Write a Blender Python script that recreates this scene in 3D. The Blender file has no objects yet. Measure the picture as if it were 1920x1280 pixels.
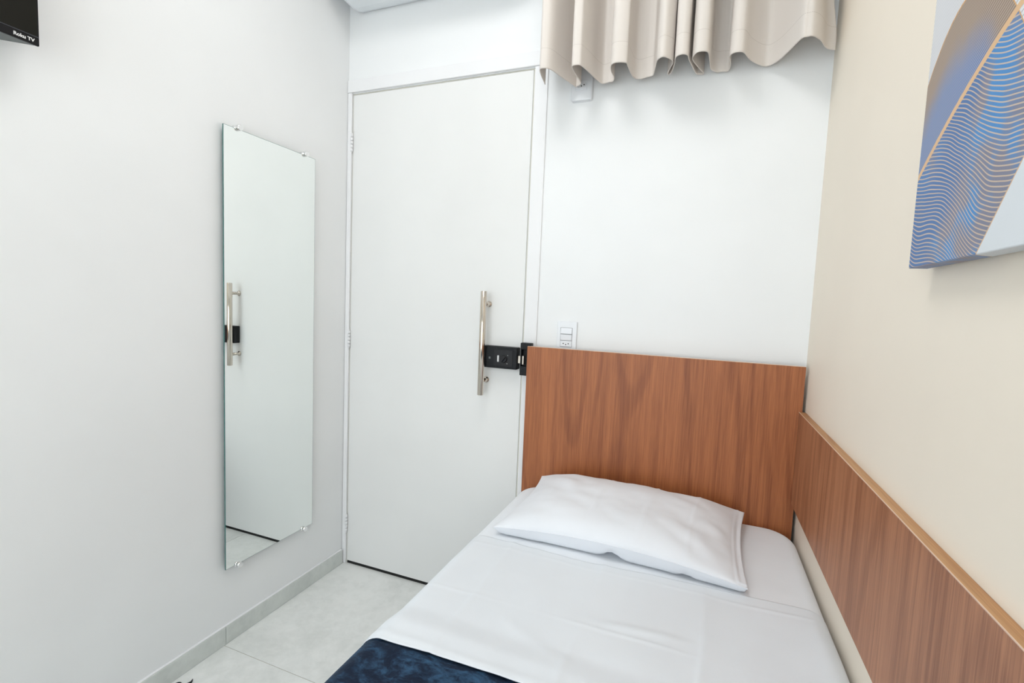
import bpy, bmesh, math, random
from mathutils import Vector, Matrix, noise
random.seed(7)
S = bpy.context.scene
COL = S.collection
R = math.radians

# ------------------------------------------------------------------ camera, world, exposure
W = 1.806            # room width (x), left wall at x=0, back wall at y=0, floor z=0
CEIL = 2.80
REAR = -3.05
cam_d = bpy.data.cameras.new('camera')
cam = bpy.data.objects.new('camera', cam_d); COL.objects.link(cam)
r_ = Vector((0.92968153, 0.36607552, 0.04099956)); u_ = Vector((-0.06698416, 0.05855889, 0.99603413)); f_ = Vector((-0.36222282, 0.92874085, -0.07896238))
m = Matrix(((r_.x, u_.x, -f_.x, 1.4919), (r_.y, u_.y, -f_.y, -1.7599), (r_.z, u_.z, -f_.z, 1.2357), (0, 0, 0, 1)))
cam.matrix_world = m
cam_d.sensor_width = 36; cam_d.lens = 910.7067 / 1920 * 36; cam_d.clip_start = 0.01
S.camera = cam
wd = bpy.data.worlds.new('world'); S.world = wd; wd.use_nodes = True
wd.node_tree.nodes['Background'].inputs[0].default_value = (0.6, 0.75, 1, 1)
wd.node_tree.nodes['Background'].inputs[1].default_value = 0.05
S.view_settings.view_transform = 'Standard'; S.view_settings.look = 'None'
S.view_settings.gamma = 1; S.view_settings.use_curve_mapping = False
S.view_settings.exposure = 0.0
LED = 7.9            # ceiling lamp emission
LED_COL = (1.0, 0.99, 0.98)
FILL = 3.15            # glowing window added unseen behind the viewer as frontal fill light
FILL_COL = (0.87, 0.955, 1.0)

# ------------------------------------------------------------------ node helpers
def lin(r, g, b):
    f = lambda c: (c/255/12.92) if c/255 <= .04045 else ((c/255+.055)/1.055)**2.4
    return (f(r), f(g), f(b), 1)
class N:
    """tiny expression wrapper around Math nodes"""
    def __init__(s, nt, sock): s.nt = nt; s.s = sock
    def op(s, o, *a):
        n = s.nt.nodes.new('ShaderNodeMath'); n.operation = o
        for i, v in enumerate((s,) + a):
            if isinstance(v, N): s.nt.links.new(v.s, n.inputs[i])
            else: n.inputs[i].default_value = v
        return N(s.nt, n.outputs[0])
    def __add__(s, o): return s.op('ADD', o)
    def __sub__(s, o): return s.op('SUBTRACT', o)
    def __mul__(s, o): return s.op('MULTIPLY', o)
    def __neg__(s): return s.op('MULTIPLY', -1.0)
    def sin(s): return s.op('SINE')
    def smooth(s, a, b):
        n = s.nt.nodes.new('ShaderNodeMapRange'); n.interpolation_type = 'SMOOTHSTEP'
        s.nt.links.new(s.s, n.inputs[0]); n.inputs[1].default_value = a; n.inputs[2].default_value = b
        return N(s.nt, n.outputs[0])
def mix(nt, fac, a, b):
    n = nt.nodes.new('ShaderNodeMix'); n.data_type = 'RGBA'
    for sock, v in ((n.inputs[0], fac), (n.inputs[6], a), (n.inputs[7], b)):
        if isinstance(v, N): nt.links.new(v.s, sock)
        elif hasattr(v, 'is_output'): nt.links.new(v, sock)
        else: sock.default_value = v
    return n.outputs[2]
def new_mat(name, col=(.8, .8, .8, 1), rough=.5, metal=0, spec=.5):
    M = bpy.data.materials.new(name); M.use_nodes = True
    nt = M.node_tree; b = nt.nodes['Principled BSDF']
    b.inputs['Base Color'].default_value = col; b.inputs['Roughness'].default_value = rough
    b.inputs['Metallic'].default_value = metal; b.inputs['Specular IOR Level'].default_value = spec
    return M, nt, b
def coords(nt, kind='Object', scale=(1, 1, 1)):
    t = nt.nodes.new('ShaderNodeTexCoord'); mp = nt.nodes.new('ShaderNodeMapping')
    if kind == 'World':
        g = nt.nodes.new('ShaderNodeNewGeometry'); nt.links.new(g.outputs['Position'], mp.inputs[0])
    else: nt.links.new(t.outputs[kind], mp.inputs[0])
    mp.inputs['Scale'].default_value = scale
    return mp.outputs[0]
def noise_n(nt, vec, scale, detail=3, rough=.5, dist=0):
    n = nt.nodes.new('ShaderNodeTexNoise'); nt.links.new(vec, n.inputs['Vector'])
    n.inputs['Scale'].default_value = scale; n.inputs['Detail'].default_value = detail
    n.inputs['Roughness'].default_value = rough; n.inputs['Distortion'].default_value = dist
    return N(nt, n.outputs[0])
def bump(nt, b, h, strength, dist=.001):
    n = nt.nodes.new('ShaderNodeBump'); n.inputs['Strength'].default_value = strength; n.inputs['Distance'].default_value = dist
    nt.links.new(h.s, n.inputs['Height']); nt.links.new(n.outputs[0], b.inputs['Normal'])

# ------------------------------------------------------------------ materials
def paint(name, col, rough=.6, tex=250, st=.12, var=.015):
    M, nt, b = new_mat(name, col, rough, 0, .3)
    v = coords(nt, 'World')
    n1 = noise_n(nt, v, 2.2, 3)
    c2 = tuple(x*(1-var*2) for x in col[:3]) + (1,)
    nt.links.new(mix(nt, n1.smooth(.3, .7), col, c2), b.inputs['Base Color'])
    bump(nt, b, noise_n(nt, v, tex, 2), st, .0006)
    return M
M_WALL = paint('white_wall_paint', (.925, .935, .94, 1))
M_CREAM = paint('cream_wall_paint', (.94, .855, .735, 1))
M_CEIL = paint('ceiling_paint', (.92, .92, .92, 1))
M_DOOR = paint('white_door_enamel', (.87, .87, .86, 1), .38, 60, .05)
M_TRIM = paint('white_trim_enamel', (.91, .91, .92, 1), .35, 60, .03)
M_STOP = paint('door_stop_paint', (.70, .68, .61, 1), .6)

def wood(name, dark, light, scl=1.0, axis='Z', seed=0.0):
    M, nt, b = new_mat(name, light, .45, 0, .5)
    g = nt.nodes.new('ShaderNodeNewGeometry')
    def mapped(k):
        mp = nt.nodes.new('ShaderNodeMapping'); nt.links.new(g.outputs['Position'], mp.inputs[0])
        mp.inputs['Scale'].default_value = (1, 1, k) if axis == 'Z' else (1, k, 1)
        mp.inputs['Location'].default_value = (seed, seed*1.7, seed*.3); return mp.outputs[0]
    big = noise_n(nt, mapped(.16), 4.2*scl, 1.0, .4, .15)
    ring = (big*70.0).sin()*.5 + .5                   # contour lines: cathedral arches
    line = ring.smooth(.70, 1.0)
    broad = noise_n(nt, mapped(.03), 22*scl, 3, .6)
    streak = noise_n(nt, mapped(.016), 110*scl, 4, .7)
    fine = noise_n(nt, mapped(.02), 480*scl, 2, .6)
    f = (broad.smooth(.25, .75)*.28) + (streak.smooth(.25, .75)*.34) + (fine.smooth(.3, .7)*.30)
    f = f - line*.20 + .08
    nt.links.new(mix(nt, f.smooth(-.1, 1.0), dark, light), b.inputs['Base Color'])
    bump(nt, b, fine, .08, .0004)
    return M
M_WOOD = wood('walnut_laminate', lin(127, 68, 36), lin(183, 112, 66), 1.0, 'Z', 3.1)
M_WOODP = wood('walnut_laminate_side', lin(134, 82, 54), lin(190, 132, 96), 1.0, 'Z', 8.4)  # paler, greyer laminate copy with its grazing sheen put into the colour
M_BAND = wood('wood_edge_band', (.36, .16, .06, 1), (.62, .34, .15, 1), 1.0, 'Y', 1.0)  # lighter than the board, with some light from above put into the colour
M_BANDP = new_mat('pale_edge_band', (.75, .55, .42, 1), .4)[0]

def tile(name, c1, c2, rough=.35):
    M, nt, b = new_mat(name, c1, rough, 0, .4)
    v = coords(nt, 'World'); oi = nt.nodes.new('ShaderNodeObjectInfo')
    ad = nt.nodes.new('ShaderNodeVectorMath'); ad.operation = 'ADD'
    cb = nt.nodes.new('ShaderNodeCombineXYZ'); rr = N(nt, oi.outputs['Random'])*20
    for i in range(3): nt.links.new(rr.s, cb.inputs[i])
    nt.links.new(v, ad.inputs[0]); nt.links.new(cb.outputs[0], ad.inputs[1])
    n1 = noise_n(nt, ad.outputs[0], 3.2, 6, .62, .6); n2 = noise_n(nt, ad.outputs[0], 28, 4, .7, .3)
    f = (n1*.75 + n2*.35).smooth(.38, .72)
    nt.links.new(mix(nt, f, c1, c2), b.inputs['Base Color'])
    bump(nt, b, n2, .05, .0005)
    return M
M_TILE = tile('pale_cement_tile', lin(221, 223, 220), lin(240, 241, 239))
M_SKIRT = tile('grey_skirting_tile', lin(206, 211, 207), lin(224, 228, 224), .4)
M_GROUT = new_mat('grout', lin(176, 170, 155), .9)[0]

def fabric(name, col, rough=.9, weave=900, st=.25, sheen=.15):
    M, nt, b = new_mat(name, col, rough, 0, .2)
    b.inputs['Sheen Weight'].default_value = sheen
    v = coords(nt, 'World')
    a = noise_n(nt, v, weave, 2)
    n1 = noise_n(nt, v, 5, 3)
    c2 = tuple(x*.97 for x in col[:3]) + (1,)
    nt.links.new(mix(nt, n1.smooth(.35, .65), col, c2), b.inputs['Base Color'])
    bump(nt, b, a, st, .0005)
    return M
M_SHEET = fabric('white_cotton_sheet', (.83, .87, .915, 1))
M_FITTED = fabric('white_fitted_cotton', (.90, .935, .98, 1))
M_CASE = fabric('white_pillowcase_cotton', (.86, .885, .93, 1))
M_BASE = fabric('grey_bed_base_fabric', (.35, .35, .36, 1))

M_CURT, nt, b = new_mat('beige_curtain_fabric', (.84, .785, .735, 1), .85, 0, .2)
v = coords(nt, 'World'); bump(nt, b, noise_n(nt, v, 800, 2), .25, .0004)
uvn = nt.nodes.new('ShaderNodeUVMap'); sp = nt.nodes.new('ShaderNodeSeparateXYZ'); nt.links.new(uvn.outputs[0], sp.inputs[0])
uu, vv = N(nt, sp.outputs[0]), N(nt, sp.outputs[1])                 # metres along the hem, metres above the hem
band = ((vv - .064).op('ABSOLUTE')).smooth(.0009, .0005)
dash = (uu*(2*math.pi/.0045)).sin().smooth(-.1, .4)
nt.links.new(mix(nt, band*dash*.75, (.84, .785, .735, 1), (.40, .35, .29, 1)), b.inputs['Base Color'])

tr = nt.nodes.new('ShaderNodeBsdfTranslucent'); tr.inputs[0].default_value = (.80, .62, .46, 1)     # light glows through the cloth
ms = nt.nodes.new('ShaderNodeMixShader'); ms.inputs[0].default_value = .12
om = [n_ for n_ in nt.nodes if n_.type == 'OUTPUT_MATERIAL'][0]
nt.links.new(b.outputs[0], ms.inputs[1]); nt.links.new(tr.outputs[0], ms.inputs[2]); nt.links.new(ms.outputs[0], om.inputs[0])
M_BLANKET, nt, b = new_mat('navy_velvet', (.01, .035, .08, 1), .75, 0, .25)
v = coords(nt, 'World', (1, 1.6, 1))
n1 = noise_n(nt, v, 13, 5, .62, 1.2); n2 = noise_n(nt, v, 60, 4, .65, .8)
fv = (n1*.7 + n2*.3)
nt.links.new(mix(nt, fv.smooth(.44, .70), lin(2, 20, 44), lin(54, 92, 126)), b.inputs['Base Color'])  # paler blotches put the sheen of the turned nap into the colour
b.inputs['Sheen Weight'].default_value = .18; b.inputs['Sheen Roughness'].default_value = .4
b.inputs['Sheen Tint'].default_value = (.35, .55, .8, 1)
bump(nt, b, n2, .6, .002)

M_BLACK = new_mat('black_metal', (.006, .007, .009, 1), .5, 0, .3)[0]
M_BLACK2 = new_mat('black_plastic', (.011, .011, .013, 1), .4, 0, .35)[0]
M_BEZEL = new_mat('tv_bezel_plastic', (.005, .005, .007, 1), .4, 0, .25)[0]
M_SCREEN = new_mat('tv_screen_glass', (.008, .008, .006, 1), .3, 0, .22)[0]
M_TVGREY = new_mat('tv_back_plastic', (.15, .165, .165, 1), .55)[0]
M_TVLINE = new_mat('tv_bezel_line', (.05, .055, .07, 1), .3)[0]
M_CHROME = new_mat('polished_nickel', (.66, .60, .53, 1), .10, 1)[0]
M_PIN = new_mat('chrome', (.85, .85, .85, 1), .06, 1)[0]
M_MIRROR = new_mat('mirror_silver', (.905, .935, .92, 1), .0, 1)[0]
M_GLASSEDGE = new_mat('green_glass_edge', (.05, .16, .15, 1), .15)[0]
M_PLASTIC = new_mat('white_switch_plastic', (.84, .86, .89, 1), .3)[0]
M_PLASTIC2 = new_mat('white_rocker_plastic', (.84, .86, .90, 1), .22)[0]
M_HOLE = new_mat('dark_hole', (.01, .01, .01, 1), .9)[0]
M_TEXT = new_mat('white_print', (.8, .8, .8, 1), .5)[0]
M_GAP = new_mat('shadow_gap_plastic', (.42, .42, .44, 1), .6)[0]
M_AC = new_mat('aircon_plastic', (.86, .90, .93, 1), .45)[0]
M_CABLE = new_mat('black_rubber', (.008, .012, .02, 1), .5)[0]
M_LED, nt, b = new_mat('led_diffuser', (1, 1, 1, 1), .5)
b.inputs['Emission Color'].default_value = LED_COL + (1,); b.inputs['Emission Strength'].default_value = LED

M_FILL, nt, b = new_mat('glowing_fill_glass', (.9, .9, .9, 1), .4)
b.inputs['Emission Color'].default_value = FILL_COL + (1,); b.inputs['Emission Strength'].default_value = FILL
# ---- printed canvas: blue feathers with gold line waves
AY, AZ, AX = -.851, 1.312, W - .03
M_ART, nt, b = new_mat('printed_canvas', (.5, .5, .5, 1), .6, 0, .25)
g = nt.nodes.new('ShaderNodeNewGeometry'); sp = nt.nodes.new('ShaderNodeSeparateXYZ'); nt.links.new(g.outputs['Position'], sp.inputs[0])
px, py, pz = (N(nt, sp.outputs[i]) for i in range(3))
s = -(py - AY); t = (pz - AZ) - (px - AX)
vec = g.outputs['Position']
nz = noise_n(nt, vec, 7, 2, .5)
nz2 = noise_n(nt, vec, 16, 2, .5)
# lower band with gold waves
phi = t + s*.40 - (((s - .05)*(2*math.pi/.2)).sin())*(((t*-.045)+.0125)) + (nz - .5)*.03
lw = (phi*(2*math.pi/.0054)).sin()
gold = lw.smooth(.42, .85)
blue = mix(nt, nz2.smooth(.40, .62), lin(134, 136, 154), lin(86, 146, 204))
blue = mix(nt, ((s*11.0 - t*7.0 + nz*4).sin()).smooth(.2, 1.0), blue, lin(92, 126, 176))
low = mix(nt, gold*.8, blue, lin(222, 198, 172))
# upper feather with fine steep lines
phi2 = t - s*1.45 + s*s*2.6 + (((t*26.0)).sin())*.004 + (nz - .5)*.02
lw2 = (phi2*(2*math.pi/.0052)).sin().smooth(-.2, .6)
cu = mix(nt, (nz2*.05 + (t - (s*1.3 + .262) + s*s*6.0)).smooth(-.075, -.005), lin(92, 130, 186), lin(150, 130, 118))
up = mix(nt, lw2*.6, cu, lin(206, 192, 174))
# white ground with grey hairlines above
lw3 = ((t - s*1.2 + s*s*2.0)*(2*math.pi/.0065)).sin().smooth(.5, .9)
wht = mix(nt, lw3*.55, lin(228, 229, 232), lin(140, 136, 140))
stripe = t - (s*.72 + .131) + s*s*.8
topb = t - (s*1.3 + .262) + s*s*6.0
sin_ = stripe.op('ABSOLUTE').smooth(.0052, .0042)
whb = (t - (s - .195)*1.22)
c = mix(nt, stripe.smooth(-.0005, .0005), low, up)
c = mix(nt, topb.smooth(-.0005, .0005), c, wht)
c = mix(nt, topb.op('ABSOLUTE').smooth(.0016, .001), c, lin(215, 170, 120))
c = mix(nt, sin_, c, lin(228, 190, 148))
c = mix(nt, whb.smooth(.0008, 0), c, lin(224, 229, 233))
c = mix(nt, whb.op('ABSOLUTE').smooth(.0016, .001), c, lin(222, 185, 145))
nt.links.new(c, b.inputs['Base Color'])
bump(nt, b, noise_n(nt, vec, 900, 2), .2, .0004)

# ------------------------------------------------------------------ mesh helpers
def origin_of(o):
    v = Vector((0, 0, 0))
    while o: v += o.location; o = o.parent
    return v
def link(name, me, mat, parent=None, smooth=False, org=None):
    """mesh in world coordinates -> one object; origin at its base (top level) or at its parent's origin"""
    if parent is not None: base = origin_of(parent)
    elif org is not None: base = Vector(org)
    else:
        xs = [v.co for v in me.vertices]
        lo = [min(v[i] for v in xs) for i in range(3)]; hi = [max(v[i] for v in xs) for i in range(3)]
        base = Vector(((lo[0]+hi[0])/2, (lo[1]+hi[1])/2, lo[2]))
    me.transform(Matrix.Translation(-base))
    o = bpy.data.objects.new(name, me); COL.objects.link(o)
    if parent is not None: o.parent = parent
    else: o.location = base
    if mat is not None and len(me.materials) == 0: me.materials.append(mat)
    if smooth:
        for p in me.polygons: p.use_smooth = True
    return o
def from_bm(name, bm, mat, parent=None, smooth=False, org=None):
    bmesh.ops.recalc_face_normals(bm, faces=bm.faces)
    me = bpy.data.meshes.new(name); bm.to_mesh(me); bm.free()
    return link(name, me, mat, parent, smooth, org)
def bm_box(bm, x0, x1, y0, y1, z0, z1, bev=0, seg=2):
    vs = [bm.verts.new((x, y, z)) for x in (x0, x1) for y in (y0, y1) for z in (z0, z1)]
    fs = [(0, 1, 3, 2), (4, 6, 7, 5), (0, 4, 5, 1), (2, 3, 7, 6), (0, 2, 6, 4), (1, 5, 7, 3)]
    F = [bm.faces.new([vs[i] for i in f]) for f in fs]
    bmesh.ops.recalc_face_normals(bm, faces=F)
    if bev:
        E = list({e for f in F for e in f.edges})
        bmesh.ops.bevel(bm, geom=E, offset=bev, segments=seg, affect='EDGES', profile=.5, clamp_overlap=True)
def box(name, x0, x1, y0, y1, z0, z1, mat, parent=None, bev=0, seg=2, org=None):
    bm = bmesh.new(); bm_box(bm, x0, x1, y0, y1, z0, z1, bev, seg)
    return from_bm(name, bm, mat, parent, False, org)
def bm_cyl(bm, a, b, r, seg=20, r2=None, caps=True):
    a, b = Vector(a), Vector(b); d = (b-a).normalized()
    x = d.orthogonal().normalized(); y = d.cross(x); r2 = r if r2 is None else r2
    A = [bm.verts.new(a + (x*math.cos(2*math.pi*i/seg)+y*math.sin(2*math.pi*i/seg))*r) for i in range(seg)]
    B = [bm.verts.new(b + (x*math.cos(2*math.pi*i/seg)+y*math.sin(2*math.pi*i/seg))*r2) for i in range(seg)]
    for i in range(seg):
        f = bm.faces.new((A[i], A[(i+1) % seg], B[(i+1) % seg], B[i])); f.smooth = True
    if caps: bm.faces.new(A[::-1]); bm.faces.new(B)
def lathe(bm, base, d, prof, seg=24):
    """prof: list of (distance along d, radius)"""
    base, d = Vector(base), Vector(d).normalized(); x = d.orthogonal().normalized(); y = d.cross(x)
    rings = []
    for h, r in prof:
        rings.append([bm.verts.new(base + d*h + (x*math.cos(2*math.pi*i/seg)+y*math.sin(2*math.pi*i/seg))*max(r, 1e-5)) for i in range(seg)])
    for A, B in zip(rings, rings[1:]):
        for i in range(seg):
            f = bm.faces.new((A[i], A[(i+1) % seg], B[(i+1) % seg], B[i])); f.smooth = True
    bm.faces.new(rings[0][::-1]); bm.faces.new(rings[-1])
def grid(name, P, mat, parent=None, thick=0, uv=None, closed=False, offset=-1):
    """P[i][j] world points -> smooth surface, optionally solidified"""
    n, k = len(P), len(P[0])
    verts = [tuple(P[i][j]) for i in range(n) for j in range(k)]
    faces = [(i*k+j, i*k+j+1, (i+1)*k+j+1, (i+1)*k+j) for i in range(n-1) for j in range(k-1)]
    if closed: faces += [((n-1)*k+j, (n-1)*k+j+1, j+1, j) for j in range(k-1)]
    me = bpy.data.meshes.new(name); me.from_pydata(verts, [], faces)
    if uv:
        L = me.uv_layers.new(name='UVMap')
        for lp in me.loops: L.data[lp.index].uv = uv(lp.vertex_index // k, lp.vertex_index % k)
    o = link(name, me, mat, parent, True)
    if thick:
        md = o.modifiers.new('thickness', 'SOLIDIFY'); md.thickness = thick; md.offset = offset
    return o
def empty(name, loc, label, cat, group=None):
    o = bpy.data.objects.new(name, None); COL.objects.link(o); o.location = loc; o.empty_display_size = .1
    return tag(o, label, cat, group)
def tag(o, label, cat, group=None):
    o['label'] = label; o['category'] = cat
    if group: o['group'] = group
    return o
def struct(o, label=None, cat=None):
    o['kind'] = 'structure'
    if label: o['label'] = label
    if cat: o['category'] = cat
    return o

# ------------------------------------------------------------------ the room
DX0, DX1, DH = .0253, .8481, 2.10
fl = struct(box('floor', -.1, W+.1, REAR-.1, .14, -.10, -.0015, M_GROUT), 'pale grey cement tile floor with thin grout lines', 'floor')
xs = [0.0, .664, 1.264, W]; ys = [.12, -.0, -.611, -1.221, -1.831, -2.441, REAR]
ys = [.13, -.611, -1.221, -1.831, -2.441, REAR]
gj = .001
for i in range(3):
    for j in range(len(ys)-1):
        box('floor_tile', xs[i]+gj, xs[i+1]-gj, ys[j+1]+gj, ys[j]-gj, -.010, 0, M_TILE, fl, .0006, 1)
struct(box('ceiling', -.1, W+.1, REAR-.1, .14, CEIL, CEIL+.1, M_CEIL), 'flat white ceiling', 'ceiling')
struct(box('wall_left', -.12, 0, REAR-.1, .14, 0, CEIL, M_WALL), 'plain white wall carrying the mirror and the television', 'wall')
struct(box('wall_right', W, W+.12, REAR-.1, .14, 0, CEIL, M_CREAM), 'cream painted wall beside the bed', 'wall')
WX0, WX1, WZ0, WZ1 = .12, 1.69, .45, 2.35
bm = bmesh.new()
bm_box(bm, 0, WX0, REAR-.12, REAR, 0, CEIL); bm_box(bm, WX1, W, REAR-.12, REAR, 0, CEIL)
bm_box(bm, WX0, WX1, REAR-.12, REAR, 0, WZ0); bm_box(bm, WX0, WX1, REAR-.12, REAR, WZ1, CEIL)
struct(from_bm('wall_rear', bm, M_WALL), 'white wall behind the viewer', 'wall')
bm = bmesh.new()
for a in ((WX0, WX0+.04, WZ0, WZ1), (WX1-.04, WX1, WZ0, WZ1), (WX0+.04, WX1-.04, WZ0, WZ0+.04), (WX0+.04, WX1-.04, WZ1-.04, WZ1), ((WX0+WX1)/2-.025, (WX0+WX1)/2+.025, WZ0+.04, WZ1-.04)):
    bm_box(bm, a[0], a[1], REAR-.06, REAR-.01, a[2], a[3])
win = struct(from_bm('fill_window_1', bm, M_TRIM), 'added glowing window, unseen behind the viewer, for frontal fill light', 'window')
xm = (WX0+WX1)/2
for a, b2 in ((WX0+.04, xm-.025), (xm+.025, WX1-.04)):
    box('fill_pane', a, b2, REAR-.040, REAR-.034, WZ0+.04, WZ1-.04, M_FILL, win)  # glowing panes added to light the room from behind the viewer
bm = bmesh.new()                       # back wall with the door opening, backing behind the leaf
bm_box(bm, DX1+.0065, W, 0, .12, 0, CEIL)
bm_box(bm, 0, DX1+.0065, 0, .12, DH+.0055, CEIL)
bm_box(bm, 0, DX0-.004, .0, .12, 0, DH+.0055)
bm_box(bm, DX0-.004, DX1+.0065, .05, .12, 0, DH+.0055)
struct(from_bm('wall_back', bm, M_WALL), 'white wall around the door, above the headboard', 'wall')
# door casing
def trim(name, x0, x1, z0, z1, y0=-.012, bev=.0025):
    return box(name, x0, x1, y0, 0.0, z0, z1, M_TRIM, None, bev)
struct(trim('trim_1', .0015, .907, DH+.0085, DH+.060, -.0105), 'white head casing above the door', 'trim')
struct(trim('trim_2', DX1+.0075, .907, 0.0, DH+.0085, -.007), 'white door casing between the door and the headboard', 'trim')
struct(trim('trim_3', .0015, DX0-.003, .0, DH+.0085, -.008), 'narrow white hinge-side door casing in the corner', 'trim')
bm = bmesh.new()
bm_box(bm, DX1+.0010, DX1+.0066, .0025, .05, 0, DH+.003)
bm_box(bm, DX0, DX1+.0066, .0035, .05, DH+.0012, DH+.0056)
bm_box(bm, DX0-.0042, DX0-.0009, .004, .05, 0, DH+.0056)
struct(from_bm('trim_4', bm, M_STOP), 'thin beige stop in the gap round the door', 'trim')
# skirting
sk = struct(box('baseboard_left', 0, .004, REAR, -.014, 0, .062, M_GROUT), 'grey tile skirting along the white wall under the mirror', 'baseboard')
yy = [-.0135, -.605, -1.205, -1.805, -2.405, REAR]
for a, b2 in zip(yy, yy[1:]):
    box('skirting_tile', .0005, .012, b2+.0007, a-.0007, 0.0005, .0645, M_SKIRT, sk, .0008, 1)
box('lit_top_line', .0003, .0095, REAR, -.014, .0646, .0672, M_TRIM, sk, .0008, 1)  # pale strip stands in for light on the skirting's top face
br = struct(box('baseboard_right', W-.004, W, REAR, -.001, 0, .062, M_GROUT), 'grey tile skirting behind the bed', 'baseboard')
for a, b2 in zip(yy, yy[1:]):
    box('skirting_tile', W-.012, W-.0005, b2+.0007, a-.0007, .0005, .0645, M_SKIRT, br, .0008, 1)

# ------------------------------------------------------------------ door
door = box('door_1', DX0, DX1, 0.001, .036, .0125, DH, M_DOOR, None, .0012, 1)
struct(door, 'plain white flush door with a long pull handle and black lock', 'door')
sl = box('gap_shade', DX0+.001, DX1-.001, .002, .034, .0006, .0123, M_HOLE, door); sl['label'] = 'black strip painted as the shade in the gap under the door'  # black strip stands in for the shade in the open gap
def hinge(z0, z1):
    bm = bmesh.new(); x, y, r = DX0-.001, -.006, .0052; h = (z1-z0)
    zz = [z0+h*k/5 for k in range(6)]
    for k in range(5): bm_cyl(bm, (x, y, zz[k]+.0008), (x, y, zz[k+1]-.0008), r, 14)
    bm_cyl(bm, (x, y, z0-.003), (x, y, z0+.001), .003, 10); bm_cyl(bm, (x, y, z1-.001), (x, y, z1+.003), .003, 10)
    o = from_bm('hinge', bm, M_TRIM, door); return o
for z0, z1 in ((1.862, 1.938), (1.008, 1.084), (.152, .234)): hinge(z0, z1)
# pull handle
HX, HY = .7015, -.052
bm = bmesh.new()
lathe(bm, (HX, HY, .872), (0, 0, 1), [(0, .0105), (.0012, .0122), (.4038, .0122), (.405, .0105)], 32)
bar = from_bm('pull_handle', bm, M_CHROME, door); bar['label'] = 'long polished metal pull bar'
for z in (1.2275, .927):
    bm = bmesh.new()
    lathe(bm, (HX, .001, z), (0, -1, 0), [(0, .0125), (.002, .0128), (.005, .0115), (.0075, .0082), (.009, .0070), (.045, .0070)], 24)
    from_bm('standoff', bm, M_CHROME, bar)
# surface mounted lock
lock = box('lock_body', .696, .842, -.036, .0005, .981, 1.066, M_BLACK, door, .004, 3); lock['label'] = 'black rectangular surface lock'
box('lock_plate', .747, .825, -.0375, -.0358, .992, 1.054, M_BLACK2, lock, .003, 2)
box('indicator', .762, .769, -.0395, -.037, 1.007, 1.032, M_TEXT, lock, .0015, 2)
bm = bmesh.new(); lathe(bm, (.789, -.037, 1.0195), (0, -1, 0), [(0, .0145), (.003, .0145), (.005, .0125), (.006, .012)], 28)
knob = from_bm('thumb_turn', bm, M_BLACK2, lock)
bm = bmesh.new(); bm_box(bm, -.0035, .0035, -.006, 0, -.0125, .0125, .0015)
bmesh.ops.rotate(bm, verts=bm.verts, cent=(0, 0, 0), matrix=Matrix.Rotation(R(38), 3, 'Y'))
bmesh.ops.translate(bm, verts=bm.verts, vec=(.789, -.0425, 1.0195)); from_bm('grip', bm, M_BLACK2, knob)
box('label_square', .7255, .7325, -.0368, -.0358, 1.016, 1.024, M_TVGREY, lock)['label'] = 'small grey printed square'
for x, z in ((.707, .990), (.707, 1.057), (.834, .990), (.834, 1.057), (.757, 1.060), (.757, .987)):
    bm = bmesh.new(); lathe(bm, (x, -.0355, z), (0, -1, 0), [(0, .0028), (.0012, .0026), (.0018, .0015)], 12); from_bm('screw', bm, M_BLACK2, lock)
for x, z in ((.805, 1.034), (.803, 1.002)):
    bm = bmesh.new(); lathe(bm, (x, -.037, z), (0, -1, 0), [(0, .0014), (.0009, .0012)], 10); from_bm('mark_dot', bm, M_TEXT, lock)
box('bolt', .842, .862, -.026, -.014, 1.006, 1.036, M_CHROME, lock, .001, 1)['label'] = 'polished steel bolt'
# keeper on the casing
kp = empty('lock_keeper', (.876, -.014, .963), 'black slotted metal lock keeper on the door casing beside the headboard', 'lock keeper')
bm = bmesh.new()
x0, x1, y0, y1 = .856, .898, -.040, -.0125
bm_box(bm, x0, x1, y0, y1, 1.062, 1.087, .002); bm_box(bm, x0, x1, y0, y1, .963, .998, .002)
bm_box(bm, .882, x1, y0, y1, .990, 1.070, .001); bm_box(bm, x0, x1, -.0175, y1, .990, 1.070, .001)
bm_box(bm, x0+.001, x0+.004, y0+.001, y1, .990, 1.070)
from_bm('bracket', bm, M_BLACK, kp)
box('slot_lining', .866, .8715, -.041, -.018, 1.005, 1.038, M_CHROME, kp, .0005, 1)
for z in (1.079, 1.068, .986, .971):
    bm = bmesh.new(); lathe(bm, (.867, -.0395, z), (0, -1, 0), [(0, .0042), (.0016, .0038), (.0016, .002), (.0004, .0018)], 14); from_bm('screw', bm, M_BLACK2, kp)

# ------------------------------------------------------------------ mirror
MY0, MY1, MZ0, MZ1, MX = -.6124, -.2141, .2771, 1.7713, .0205
mir = empty('wall_mirror', (.0, (MY0+MY1)/2, MZ0), 'tall frameless rectangular mirror pinned to the white wall', 'mirror')
bm = bmesh.new(); bm_box(bm, .0162, .0204, MY0, MY1, MZ0, MZ1, .0006, 1)
glass = from_bm('glass_edge', bm, M_GLASSEDGE, mir)
e = .0012
bm = bmesh.new(); vs = [bm.verts.new((MX, y, z)) for y, z in ((MY0+e, MZ0+e), (MY1-e, MZ0+e), (MY1-e, MZ1-e), (MY0+e, MZ1-e))]
bm.faces.new(vs); 
ret = bmesh.ops.extrude_face_region(bm, geom=bm.faces[:]); bmesh.ops.translate(bm, verts=[v for v in ret['geom'] if isinstance(v, bmesh.types.BMVert)], vec=(-.0015, 0, 0))
from_bm('mirror_pane', bm, M_MIRROR, mir)
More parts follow.
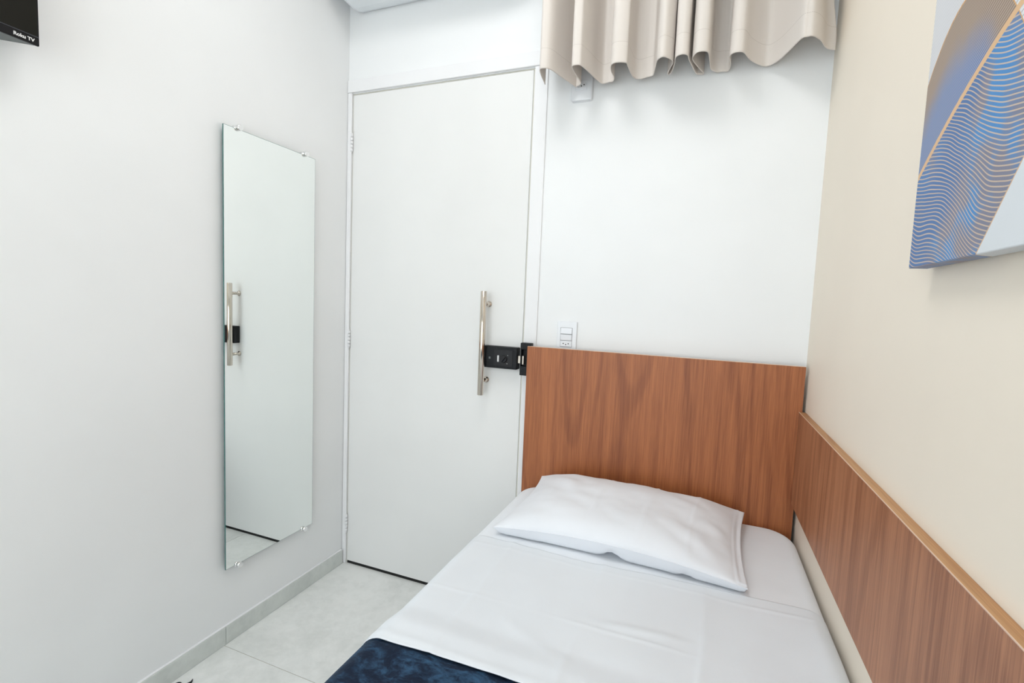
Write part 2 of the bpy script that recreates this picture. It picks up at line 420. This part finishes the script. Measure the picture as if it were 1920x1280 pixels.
for y, z in ((-.5565, 1.7755), (-.2655, 1.7755), (-.260, .2735), (-.5625, .2735)):
    bm = bmesh.new()
    lathe(bm, (.0, y, z), (1, 0, 0), [(0, .0098), (.0155, .0098), (.0158, .0050), (.0215, .0050), (.0218, .0095), (.0222, .0100), (.0300, .0100), (.0312, .0090)], 28)
    from_bm('mirror_pin', bm, M_PIN, mir)

# ------------------------------------------------------------------ switch plate and socket
sw = empty('switch_plate', (1.0255, 0, 1.060), 'white wall plate with two rocker switches and an outlet above the headboard', 'switch plate')
box('plate', .988, 1.063, -.008, 0, 1.058, 1.1755, M_PLASTIC, sw, .0025, 3)
zc = [1.1405, 1.1165, 1.0925]
for k in range(2):
    bm = bmesh.new(); bm_box(bm, 1.0025, 1.0455, -.0115, -.006, zc[k]-.0110, zc[k]+.0110, .0018, 2)
    for vv_ in bm.verts:
        if vv_.co.y < -.009: vv_.co.y += (.0022 if k == 0 else -.0012) * (vv_.co.z-zc[k])/.011
    from_bm('rocker_switch', bm, M_PLASTIC2, sw)
    box('rocker_gap', 1.0010, 1.0470, -.0084, -.0078, zc[k]-.0122, zc[k]+.0122, M_GAP, sw)
def outlet(parent, cx, cz, y, w=.043, h=.0215, gap=True, sc=1):
    if gap: box('outlet_gap', cx-w/2-.0013, cx+w/2+.0013, y-.0004, y+.0006, cz-h/2-.0013, cz+h/2+.0013, M_GAP, parent)
    o = box('outlet', cx-w/2, cx+w/2, y-.0022, y+.0005, cz-h/2, cz+h/2, M_PLASTIC2, parent, .001, 1)
    # hexagonal recess rim
    bm = bmesh.new(); a, c2 = .0185*sc, .0085*sc
    out = [(-a, 0), (-a*.62, c2), (a*.62, c2), (a, 0), (a*.62, -c2), (-a*.62, -c2)]
    A = [bm.verts.new((cx+p[0], y-.0022, cz+p[1])) for p in out]; B = [bm.verts.new((cx+p[0]*.96, y-.0034, cz+p[1]*.94)) for p in out]; C2 = [bm.verts.new((cx+p[0]*.88, y-.0024, cz+p[1]*.84)) for p in out]
    for i in range(6):
        bm.faces.new((A[i], A[(i+1) % 6], B[(i+1) % 6], B[i])); bm.faces.new((B[i], B[(i+1) % 6], C2[(i+1) % 6], C2[i]))
    bm.faces.new(C2)
    from_bm('outlet_rim', bm, M_PLASTIC, o)
    for dx, dz in ((-.0095, .001), (0, -.0025), (.0095, .001)):
        bm = bmesh.new(); lathe(bm, (cx+dx*sc, y-.0022, cz+dz*sc), (0, -1, 0), [(0, .0021), (.0009, .0021)], 12); from_bm('outlet_hole', bm, M_HOLE, o)
outlet(sw, 1.024, zc[2], -.008)
so = empty('wall_socket', (1.0375, 0, 1.962), 'white surface-mounted socket half hidden by the curtain hem', 'socket')
bm = bmesh.new(); bm_box(bm, 1.0, 1.0755, -.020, 0, 1.962, 2.079)
bmesh.ops.bevel(bm, geom=[e_ for e_ in bm.edges if abs(e_.verts[0].co.y-e_.verts[1].co.y) > .01], offset=.008, segments=5, affect='EDGES', profile=.5)
bmesh.ops.bevel(bm, geom=[e_ for e_ in bm.edges if all(v_.co.y < -.019 for v_ in e_.verts)], offset=.003, segments=3, affect='EDGES', profile=.5)
from_bm('socket_box', bm, M_PLASTIC, so)
outlet(so, 1.0375, 2.012, -.020, .041, .034, False, 1.0)

# ------------------------------------------------------------------ headboard and side panel
hb = empty('headboard', (1.342, -.05, .12), 'brown wood-grain headboard panel against the white wall', 'headboard')
box('board', .888, 1.797, -.050, -.032, .12, 1.0763, M_WOOD, hb, .0006, 1)
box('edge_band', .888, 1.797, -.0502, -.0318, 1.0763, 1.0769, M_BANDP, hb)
for x in (1.0, 1.68): box('wall_spacer', x-.03, x+.03, -.032, -.0002, .2, .95, M_BLACK, hb)
pn = empty('wall_panel', (1.797, -1.0, .644), 'long brown wood-grain panel along the cream wall beside the bed', 'wall panel')
box('board', 1.788, W-.0003, -2.05, -.0515, .644, .9355, M_WOODP, pn, .0005, 1)
box('edge_band', 1.7878, W-.0003, -2.05, -.0515, .9355, .9363, M_BAND, pn)
box('edge_highlight', 1.7872, 1.7886, -2.05, -.0515, .9352, .9366, M_BANDP, pn)  # pale strip painted as the highlight along the panel's front top edge

# ------------------------------------------------------------------ bed
BX0, BX1, BY0, BY1, BT = .908, 1.800, -1.96, -.0525, .563
bed = empty('single_bed', ((BX0+BX1)/2, -1.0, 0), 'single bed with white bedding between the headboard and the cream wall', 'bed')
box('bed_base', BX0+.02, BX1-.02, BY0+.02, BY1-.02, .10, .33, M_BASE, bed, .01, 2)
for x in (BX0+.08, BX1-.08):
    for y in (BY0+.08, BY1-.12):
        bm = bmesh.new(); lathe(bm, (x, y, 0), (0, 0, 1), [(0, .018), (.005, .02), (.10, .028)], 20); from_bm('leg', bm, M_BLACK, bed)
def softbox(name, x0, x1, y0, y1, z0, z1, rc, rt, mat, parent=None):
    bm = bmesh.new(); bm_box(bm, x0, x1, y0, y1, z0, z1)
    bmesh.ops.bevel(bm, geom=[e_ for e_ in bm.edges if abs(e_.verts[0].co.z-e_.verts[1].co.z) > .05], offset=rc, segments=10, affect='EDGES', profile=.5)
    bmesh.ops.bevel(bm, geom=[e_ for e_ in bm.edges if all(v_.co.z > z1-.001 for v_ in e_.verts)], offset=rt, segments=8, affect='EDGES', profile=.5)
    return from_bm(name, bm, mat, parent, True)
softbox('mattress', BX0+.004, BX1-.004, BY0+.004, BY1-.004, .33, BT-.004, .085, .035, M_BASE, bed)
fs = softbox('fitted_sheet', BX0, BX1, BY0, BY1, .332, BT, .09, .038, M_FITTED)
tag(fs, 'white fitted sheet stretched over the mattress, bare around the pillow', 'fitted sheet')

def sstep(a, b, x):
    t_ = max(0, min(1, (x-a)/(b-a))); return t_*t_*(3-2*t_)
def ridge(d, w): return math.exp(-(d/w)**2)
def profile(off, zl, zr, x0=BX0, x1=BX1, z=BT, r=.038, n_top=120):
    """cross-section over the mattress: list of (x, z, topness) from left drop to right tuck"""
    P = []
    x0, x1, z, r = x0-off, x1+off*.4, z+off, r+off
    k = 14
    for i in range(k): P.append((x0, zl+(z-r-zl)*i/k, 0.0))
    for i in range(9):
        a = math.pi-(math.pi/2)*i/8; P.append((x0+r+r*math.cos(a), z-r+r*math.sin(a), i/8))
    for i in range(1, n_top): P.append((x0+r+(x1-x0-2*r)*i/n_top, z, 1.0))
    for i in range(9):
        a = math.pi/2-(math.pi/2)*i/8; P.append((x1-r+r*math.cos(a), z-r+r*math.sin(a), 1-i/8))
    for i in range(1, 6): P.append((x1, z-r-(z-r-zr)*i/5, 0.0))
    return P
def drape(name, y_head, y_foot, ny, offf, disp, zl, zr, mat, thick):
    rows = []
    for j in range(ny+1):
        v_ = j/ny; row = []
        base = profile(0, zl, zr)
        for (x, z, tn) in base:
            y = y_head(x)+(y_foot(x)-y_head(x))*v_
            o_ = offf(x, y)
            # outward direction
            nx = 0.0
            if x < BX0+.04: nx = -(1-tn)
            elif x > BX1-.04: nx = .35*(1-tn)
            d = disp(x, y, tn)
            row.append((x+nx*(o_+abs(d)*.5), y, z+(o_+d)*(tn if tn > 0 else 0)))
        rows.append(row)
    return grid(name, rows, mat, None, thick, offset=1)
def nse(x, y, s, seed=0): return noise.noise(Vector((x*s, y*s, seed)))
def sheet_disp(x, y, tn):
    d = 0
    d += .0022*nse(x, y, 6, 1)+.0012*nse(x*1.5, y*.8, 14, 2)
    for cx, amp in ((1.297, .0026), (1.533, .0025), (1.045, .0023)):
        q = x-cx-.012*nse(0, y, 4, cx)-(.07*(-.6-y)*.3 if cx < 1.1 else 0)
        d += amp*ridge(q, .006)*(.55+.6*nse(x, y, 5, 9))+.0012*ridge(q, .03)
    for cy, amp in ((-.565, .0014), (-.79, .0012)):
        q = y-cy-.010*nse(x, 0, 4, cy)
        d += amp*ridge(q, .006)*(.5+.9*nse(x, y, 4, 5))
    # soft wrinkle on the right half
    q = (y+.76)+.35*(x-1.40)*(x-1.40)-.12*(x-1.4)
    d += .0028*ridge(q, .013)*sstep(1.30, 1.38, x)*sstep(1.54, 1.44, x)
    q = (y+.87)+.5*(x-1.2)
    d += .0016*ridge(q, .018)*sstep(1.10, 1.18, x)*sstep(1.34, 1.24, x)
    d += .006*ridge(y+.66, .10)*sstep(1.66, 1.80, x)
    return d
def sheet_off(x, y): return .003+.008*sstep(-.88, -.95, y)+.0012*ridge(y+.987, .010)
sheet = drape('flat_sheet', lambda x: -.528+.006*math.sin(x*9)+.008*sstep(1.5, 1.8, x), lambda x: -1.003+.004*math.sin(x*11+1), 190, sheet_off, sheet_disp, .20, .40, M_SHEET, .0016)
tag(sheet, 'white flat sheet with ironed creases turned down over the navy blanket', 'sheet')
def bl_disp(x, y, tn):
    return .0022*nse(x, y, 9, 3)+.0012*nse(x, y, 30, 4)
bl = drape('blanket', lambda x: -.935, lambda x: BY0+.0, 160, lambda x, y: .0035+.005*sstep(-.985, -1.02, y), bl_disp, .14, .40, M_BLANKET, .005)
tag(bl, 'navy blue velvet blanket across the lower bed', 'blanket')

# ------------------------------------------------------------------ pillow
pil = empty('pillow', (1.31, -.31, BT), 'plump white pillow lying against the headboard', 'pillow')
FL, FR, BL, BR = Vector((.968, -.505, .588)), Vector((1.634, -.520, .583)), Vector((.985, -.105, .612)), Vector((1.655, -.098, .606))
NU, NV = 110, 80
def rim(u, v_):
    a, b_ = (u+1)/2, (v_+1)/2
    P = FL*(1-a)*(1-b_)+FR*a*(1-b_)+BL*(1-a)*b_+BR*a*b_
    # slack edges bow in between the corners, front seam rides up
    P.y += .022*(1-u*u)*max(0, -v_)**3*.3
    P.x += .020*(1-v_*v_)*max(0, -u)**3-.014*(1-v_*v_)*max(0, u)**3
    P.z += .024*(1-u*u)*(1-b_)**2+.014*(1-u**4)*b_**2
    return P
def fill(u, v_):
    uu_ = min(1, abs(u)/(.955 if u > 0 else 1.0))
    return (max(0, 1-uu_**2.6))**.62*(max(0, 1-abs(v_)**2.6))**.62
top, bot = [], []
for j in range(NV+1):
    v_ = -math.cos(math.pi*j/NV); v_ = .55*v_+.45*(-1+2*j/NV)
    rt, rb = [], []
    for i in range(NU+1):
        u = -math.cos(math.pi*i/NU); u = .5*u+.5*(-1+2*i/NU)
        P = rim(u, v_); h = fill(u, v_)
        d = 0
        for cu, amp, w_ in ((-.22, .0020, .012), (.22, .0022, .012), (.60, .0022, .012)):
            q = u-cu-.03*nse(0, v_, 2, cu)
            d += amp*ridge(q, w_)
        d += .006*nse(u*1.2, v_, 1.6, 11)+.0030*nse(u*1.3+v_*.6, v_*.7-u*.3, 4.0, 12)+.0016*nse(u, v_*.6, 9, 13)
        # long slanting drag folds from the corners
        d += .0020*math.sin((u*1.0+v_*.9)*11+3*nse(u, v_, 2, 5))*sstep(.0, .7, abs(u))*h
        edge = min(1, h*2.2)
        flat = .004 if u > .93 and abs(v_) < .97 else .0008
        Tz = P.z+.062*h*(1-.10*u)+d*edge+flat
        hb = max(0, 1-abs(u)**7)**.5*max(0, 1-abs(v_)**9)**.5
        Bz = P.z-.075*hb-flat
        lift = .020*ridge(u-.02, .07)+.008*ridge(u-.58, .05)
        if v_ < -.6: Bz = max(Bz, BT+.0045+lift*sstep(-.6, -.9, v_))
        Bz = max(BT+.0045, Bz)
        rt.append((P.x, P.y, Tz)); rb.append((P.x, P.y+(.020*hb*sstep(-.80, -1.0, v_) if v_ < 0 else 0), min(Bz, Tz-.0004)))
    top.append(rt); bot.append(rb)
verts, faces, k = [], [], NU+1
for G in (top, bot):
    for row in G: verts += row
o2 = len(top)*k
for j in range(NV):
    for i in range(NU):
        a = j*k+i; faces.append((a, a+1, a+k+1, a+k)); faces.append((o2+a, o2+a+k, o2+a+k+1, o2+a+1))
def strip(idx):
    for a, b_ in zip(idx, idx[1:]): faces.append((a, o2+a, o2+b_, b_))
strip([i for i in range(k)]); strip([j*k+NU for j in range(NV+1)]); strip([NV*k+i for i in range(NU, -1, -1)]); strip([j*k for j in range(NV, -1, -1)])
me = bpy.data.meshes.new('pillowcase'); me.from_pydata(verts, [], faces)
case = link('pillowcase', me, M_CASE, pil, True)
# seam cord round the front and left edge
bm = bmesh.new()
pts = [Vector(top[0][i])+Vector((0, -.0006, -.0006)) for i in range(0, NU+1)]
for a, b_ in zip(pts, pts[1:]): bm_cyl(bm, a, b_, .0011, 6, caps=False)
from_bm('seam', bm, M_CASE, case)

# ------------------------------------------------------------------ curtain
HEM = [(0.924, -0.087), (0.938, -0.189), (0.957, -0.202), (0.975, -0.186), (0.994, -0.129), (1.021, -0.046), (1.025, -0.043), (1.046, -0.065), (1.044, -0.14), (1.046, -0.187), (1.068, -0.192), (1.078, -0.178), (1.093, -0.12), (1.104, -0.069), (1.117, -0.04), (1.138, -0.045), (1.153, -0.047), (1.162, -0.076), (1.16, -0.12), (1.167, -0.159), (1.185, -0.173), (1.213, -0.163), (1.216, -0.142), (1.219, -0.089), (1.226, -0.05), (1.245, -0.04), (1.264, -0.047), (1.284, -0.053), (1.291, -0.074), (1.302, -0.129), (1.309, -0.154), (1.324, -0.168), (1.339, -0.157), (1.353, -0.128), (1.344, -0.095), (1.331, -0.051), (1.342, -0.051), (1.355, -0.107), (1.36, -0.147), (1.367, -0.161), (1.382, -0.167), (1.396, -0.156), (1.399, -0.128), (1.406, -0.088), (1.418, -0.029), (1.428, -0.013), (1.441, -0.011), (1.426, -0.068), (1.41, -0.122), (1.414, -0.151), (1.427, -0.168), (1.451, -0.161), (1.457, -0.125), (1.461, -0.057), (1.469, -0.033), (1.482, -0.003), (1.497, -0.002), (1.515, -0.019), (1.519, -0.065), (1.514, -0.111), (1.523, -0.131), (1.54, -0.134), (1.554, -0.122), (1.574, -0.073), (1.607, -0.028), (1.63, -0.018), (1.653, -0.049), (1.674, -0.102), (1.694, -0.161), (1.707, -0.168), (1.722, -0.167), (1.744, -0.14), (1.764, -0.096), (1.778, -0.078), (1.795, -0.068)]
HZ, CT = 2.0, 2.66
hem = [Vector((x, min(y, -.020-.4*max(0, -y-.0)*0), 0)) for x, y in HEM]
def catmull(P, n=7):
    out = []
    for i in range(len(P)-1):
        p0, p1, p2, p3 = P[max(i-1, 0)], P[i], P[i+1], P[min(i+2, len(P)-1)]
        for q in range(n):
            t_ = q/n
            out.append(.5*((2*p1)+(p2-p0)*t_+(2*p0-5*p1+4*p2-p3)*t_*t_+(3*p1-p0-3*p2+p3)*t_**3))
    out.append(P[-1]); return out
C = catmull(hem, 6)
L = [0]
for a, b_ in zip(C, C[1:]): L.append(L[-1]+(b_-a).length)
zs = [0, .004, .012, .03, .05, .060, .064, .068, .09, .13, .18, .24, .30, .38, .46, .54, .60, CT-HZ]
rows = []
for h in zs:
    row = []
    for i, p in enumerate(C):
        w_ = .004*sstep(0, .3, h)*nse(L[i]*6, h*3, 3, 21)
        y = p.y+w_+(.0012*ridge(h-.064, .005)); x = p.x+.5*w_
        if x > 1.70: x -= (x-1.70)*.16*sstep(.03, .16, h)
        row.append((x, min(y, -.016), HZ+h))
    rows.append(row)
cur = empty('curtain', (1.36, -.10, HZ), 'short beige pleated curtain with a stitched hem beside the door', 'curtain')
cl = grid('curtain_fabric', rows, M_CURT, cur, .0018, uv=lambda i, j: (L[j], zs[i]), offset=0)
bm = bmesh.new(); bm_cyl(bm, (.90, -.10, CT+.006), (W-.003, -.10, CT+.006), .0095, 16); from_bm('curtain_rod', bm, M_CHROME, cur)
for x in (.94, W-.04): box('rod_bracket', x-.008, x+.008, -.10, -.0003, CT-.004, CT+.018, M_CHROME, cur, .002)

# ------------------------------------------------------------------ canvas print
art = empty('canvas_print', (W-.015, AY-.3, AZ), 'stretched canvas with blue and gold wavy feather print on the cream wall', 'wall art')
box('canvas', AX, W-.006, AY-.60, AY, AZ, AZ+.80, M_ART, art, .0015, 2)
box('stretcher_frame', W-.008, W-.0005, AY-.57, AY-.03, AZ+.03, AZ+.77, M_BAND, art)

# ------------------------------------------------------------------ television
TX, TY, TZ = .088, -1.1065, 1.757
tv = empty('television', (.045, TY-.36, TZ), 'black flat television mounted on the white wall', 'television')
tw, th = .726, .432
box('bezel', TX-.006, TX, TY-tw, TY, TZ, TZ+th, M_BEZEL, tv, .0015, 2)
box('screen', TX-.001, TX+.0006, TY-tw+.005, TY-.0035, TZ+.0185, TZ+th-.006, M_SCREEN, tv)
box('bezel_line', TX-.001, TX+.0009, TY-tw+.004, TY-.001, TZ+.0172, TZ+.0187, M_TVLINE, tv)
bm = bmesh.new()                       # tapered back shell
A = [(TX-.005, TY-.004, TZ+.0006), (TX-.005, TY-tw+.004, TZ+.0006), (TX-.005, TY-tw+.004, TZ+th-.002), (TX-.005, TY-.004, TZ+th-.002)]
B = [(.030, TY-.05, TZ+.001), (.030, TY-tw+.05, TZ+.001), (.030, TY-tw+.10, TZ+th-.06), (.030, TY-.10, TZ+th-.06)]
a_ = [bm.verts.new(q) for q in A]; b_ = [bm.verts.new(q) for q in B]
bm.faces.new(a_); bm.faces.new(b_[::-1])
for i in range(4): bm.faces.new((a_[i], a_[(i+1) % 4], b_[(i+1) % 4], b_[i]))
from_bm('back_shell', bm, M_TVGREY, tv)
box('wall_bracket', .0003, .032, TY-.47, TY-.25, TZ+.12, TZ+.32, M_BLACK, tv)
cu = bpy.data.curves.new('lettering', 'FONT'); cu.body = 'Roku TV'; cu.size = .0098; cu.extrude = .0002; cu.offset = .00028
cu.align_x = 'RIGHT'
tmp = bpy.data.objects.new('tmp', cu); COL.objects.link(tmp)
bpy.context.view_layer.update()
me = bpy.data.meshes.new_from_object(tmp.evaluated_get(bpy.context.evaluated_depsgraph_get()))
bpy.data.objects.remove(tmp)
# letters: local x -> +y, local y -> +z, facing +x
me.transform(Matrix(((0, 0, 1, TX+.0004), (1, 0, 0, TY-.0088), (0, 1, 0, TZ+.0052), (0, 0, 0, 1))))
me.materials.clear()
tx = link('lettering', me, M_TEXT, tv); tx['label'] = 'small white lettering on the lower bezel'

# ------------------------------------------------------------------ air conditioner over the door
ac = empty('air_conditioner', (.47, 0, 2.43), 'pale split air conditioner above the door, seen from below', 'air conditioner')
prof = [(-.0005, 2.432), (-.03, 2.418), (-.065, 2.412), (-.12, 2.414), (-.165, 2.425), (-.190, 2.45), (-.197, 2.50), (-.195, 2.62), (-.185, 2.68), (-.150, 2.70), (-.0005, 2.70)]
def extr(name, x0, x1, pr, mat, parent):
    bm = bmesh.new(); A = [bm.verts.new((x0, y, z)) for y, z in pr]; B = [bm.verts.new((x1, y, z)) for y, z in pr]
    n = len(pr)
    for i in range(n): bm.faces.new((A[i], A[(i+1) % n], B[(i+1) % n], B[i]))
    bm.faces.new(A); bm.faces.new(B[::-1]); return from_bm(name, bm, mat, parent)
extr('body', .078, .862, prof, M_AC, ac)
for x0, x1 in ((.074, .078), (.862, .866)):
    extr('side_cap', x0, x1, [(y*1.01 if y < -.001 else y, z+(.0 if z > 2.5 else -.0015)) for y, z in prof], M_PLASTIC, ac)
box('louver', .13, .81, -.180, -.105, 2.4095, 2.413, M_PLASTIC, ac, .001, 1)

# ------------------------------------------------------------------ cable on the floor
bm = bmesh.new()
def tube(bm, P, r, taper=None):
    for i, (a, b_) in enumerate(zip(P, P[1:])):
        r0 = r if not taper else r*taper(i/(len(P)-1)); r1 = r if not taper else r*taper((i+1)/(len(P)-1))
        bm_cyl(bm, a, b_, r0, 10, r1)
P = catmull([Vector(q) for q in ((.060, -.760, .003), (.067, -.772, .003), (.059, -.788, .003), (.046, -.797, .003), (.042, -.787, .003), (.034, -.800, .004), (.050, -.850, .004), (.075, -.93, .004), (.05, -1.05, .004), (.03, -1.3, .004))], 6)
tube(bm, P, .0036, lambda q: .35+.65*min(1, q*8))
tag(from_bm('cable', bm, M_CABLE), 'black cable curling on the floor tiles beside the skirting', 'cable')

# ------------------------------------------------------------------ ceiling lamp
lp = empty('ceiling_lamp', (.95, -.98, CEIL-.03), 'square white ceiling lamp panel', 'lamp')
lx, ly, hs = .95, -.98, .30
box('diffuser', lx-hs, lx+hs, ly-hs, ly+hs, CEIL-.028, CEIL-.02, M_LED, lp)
bm = bmesh.new()
for a in ((-hs-.02, -hs, -hs-.02, hs+.02), (hs, hs+.02, -hs-.02, hs+.02), (-hs, hs, -hs-.02, -hs), (-hs, hs, hs, hs+.02)):
    bm_box(bm, lx+a[0], lx+a[1], ly+a[2], ly+a[3], CEIL-.03, CEIL-.0003)
bm_box(bm, lx-hs, lx+hs, ly-hs, ly+hs, CEIL-.018, CEIL-.0003)
from_bm('lamp_frame', bm, M_PLASTIC, lp)
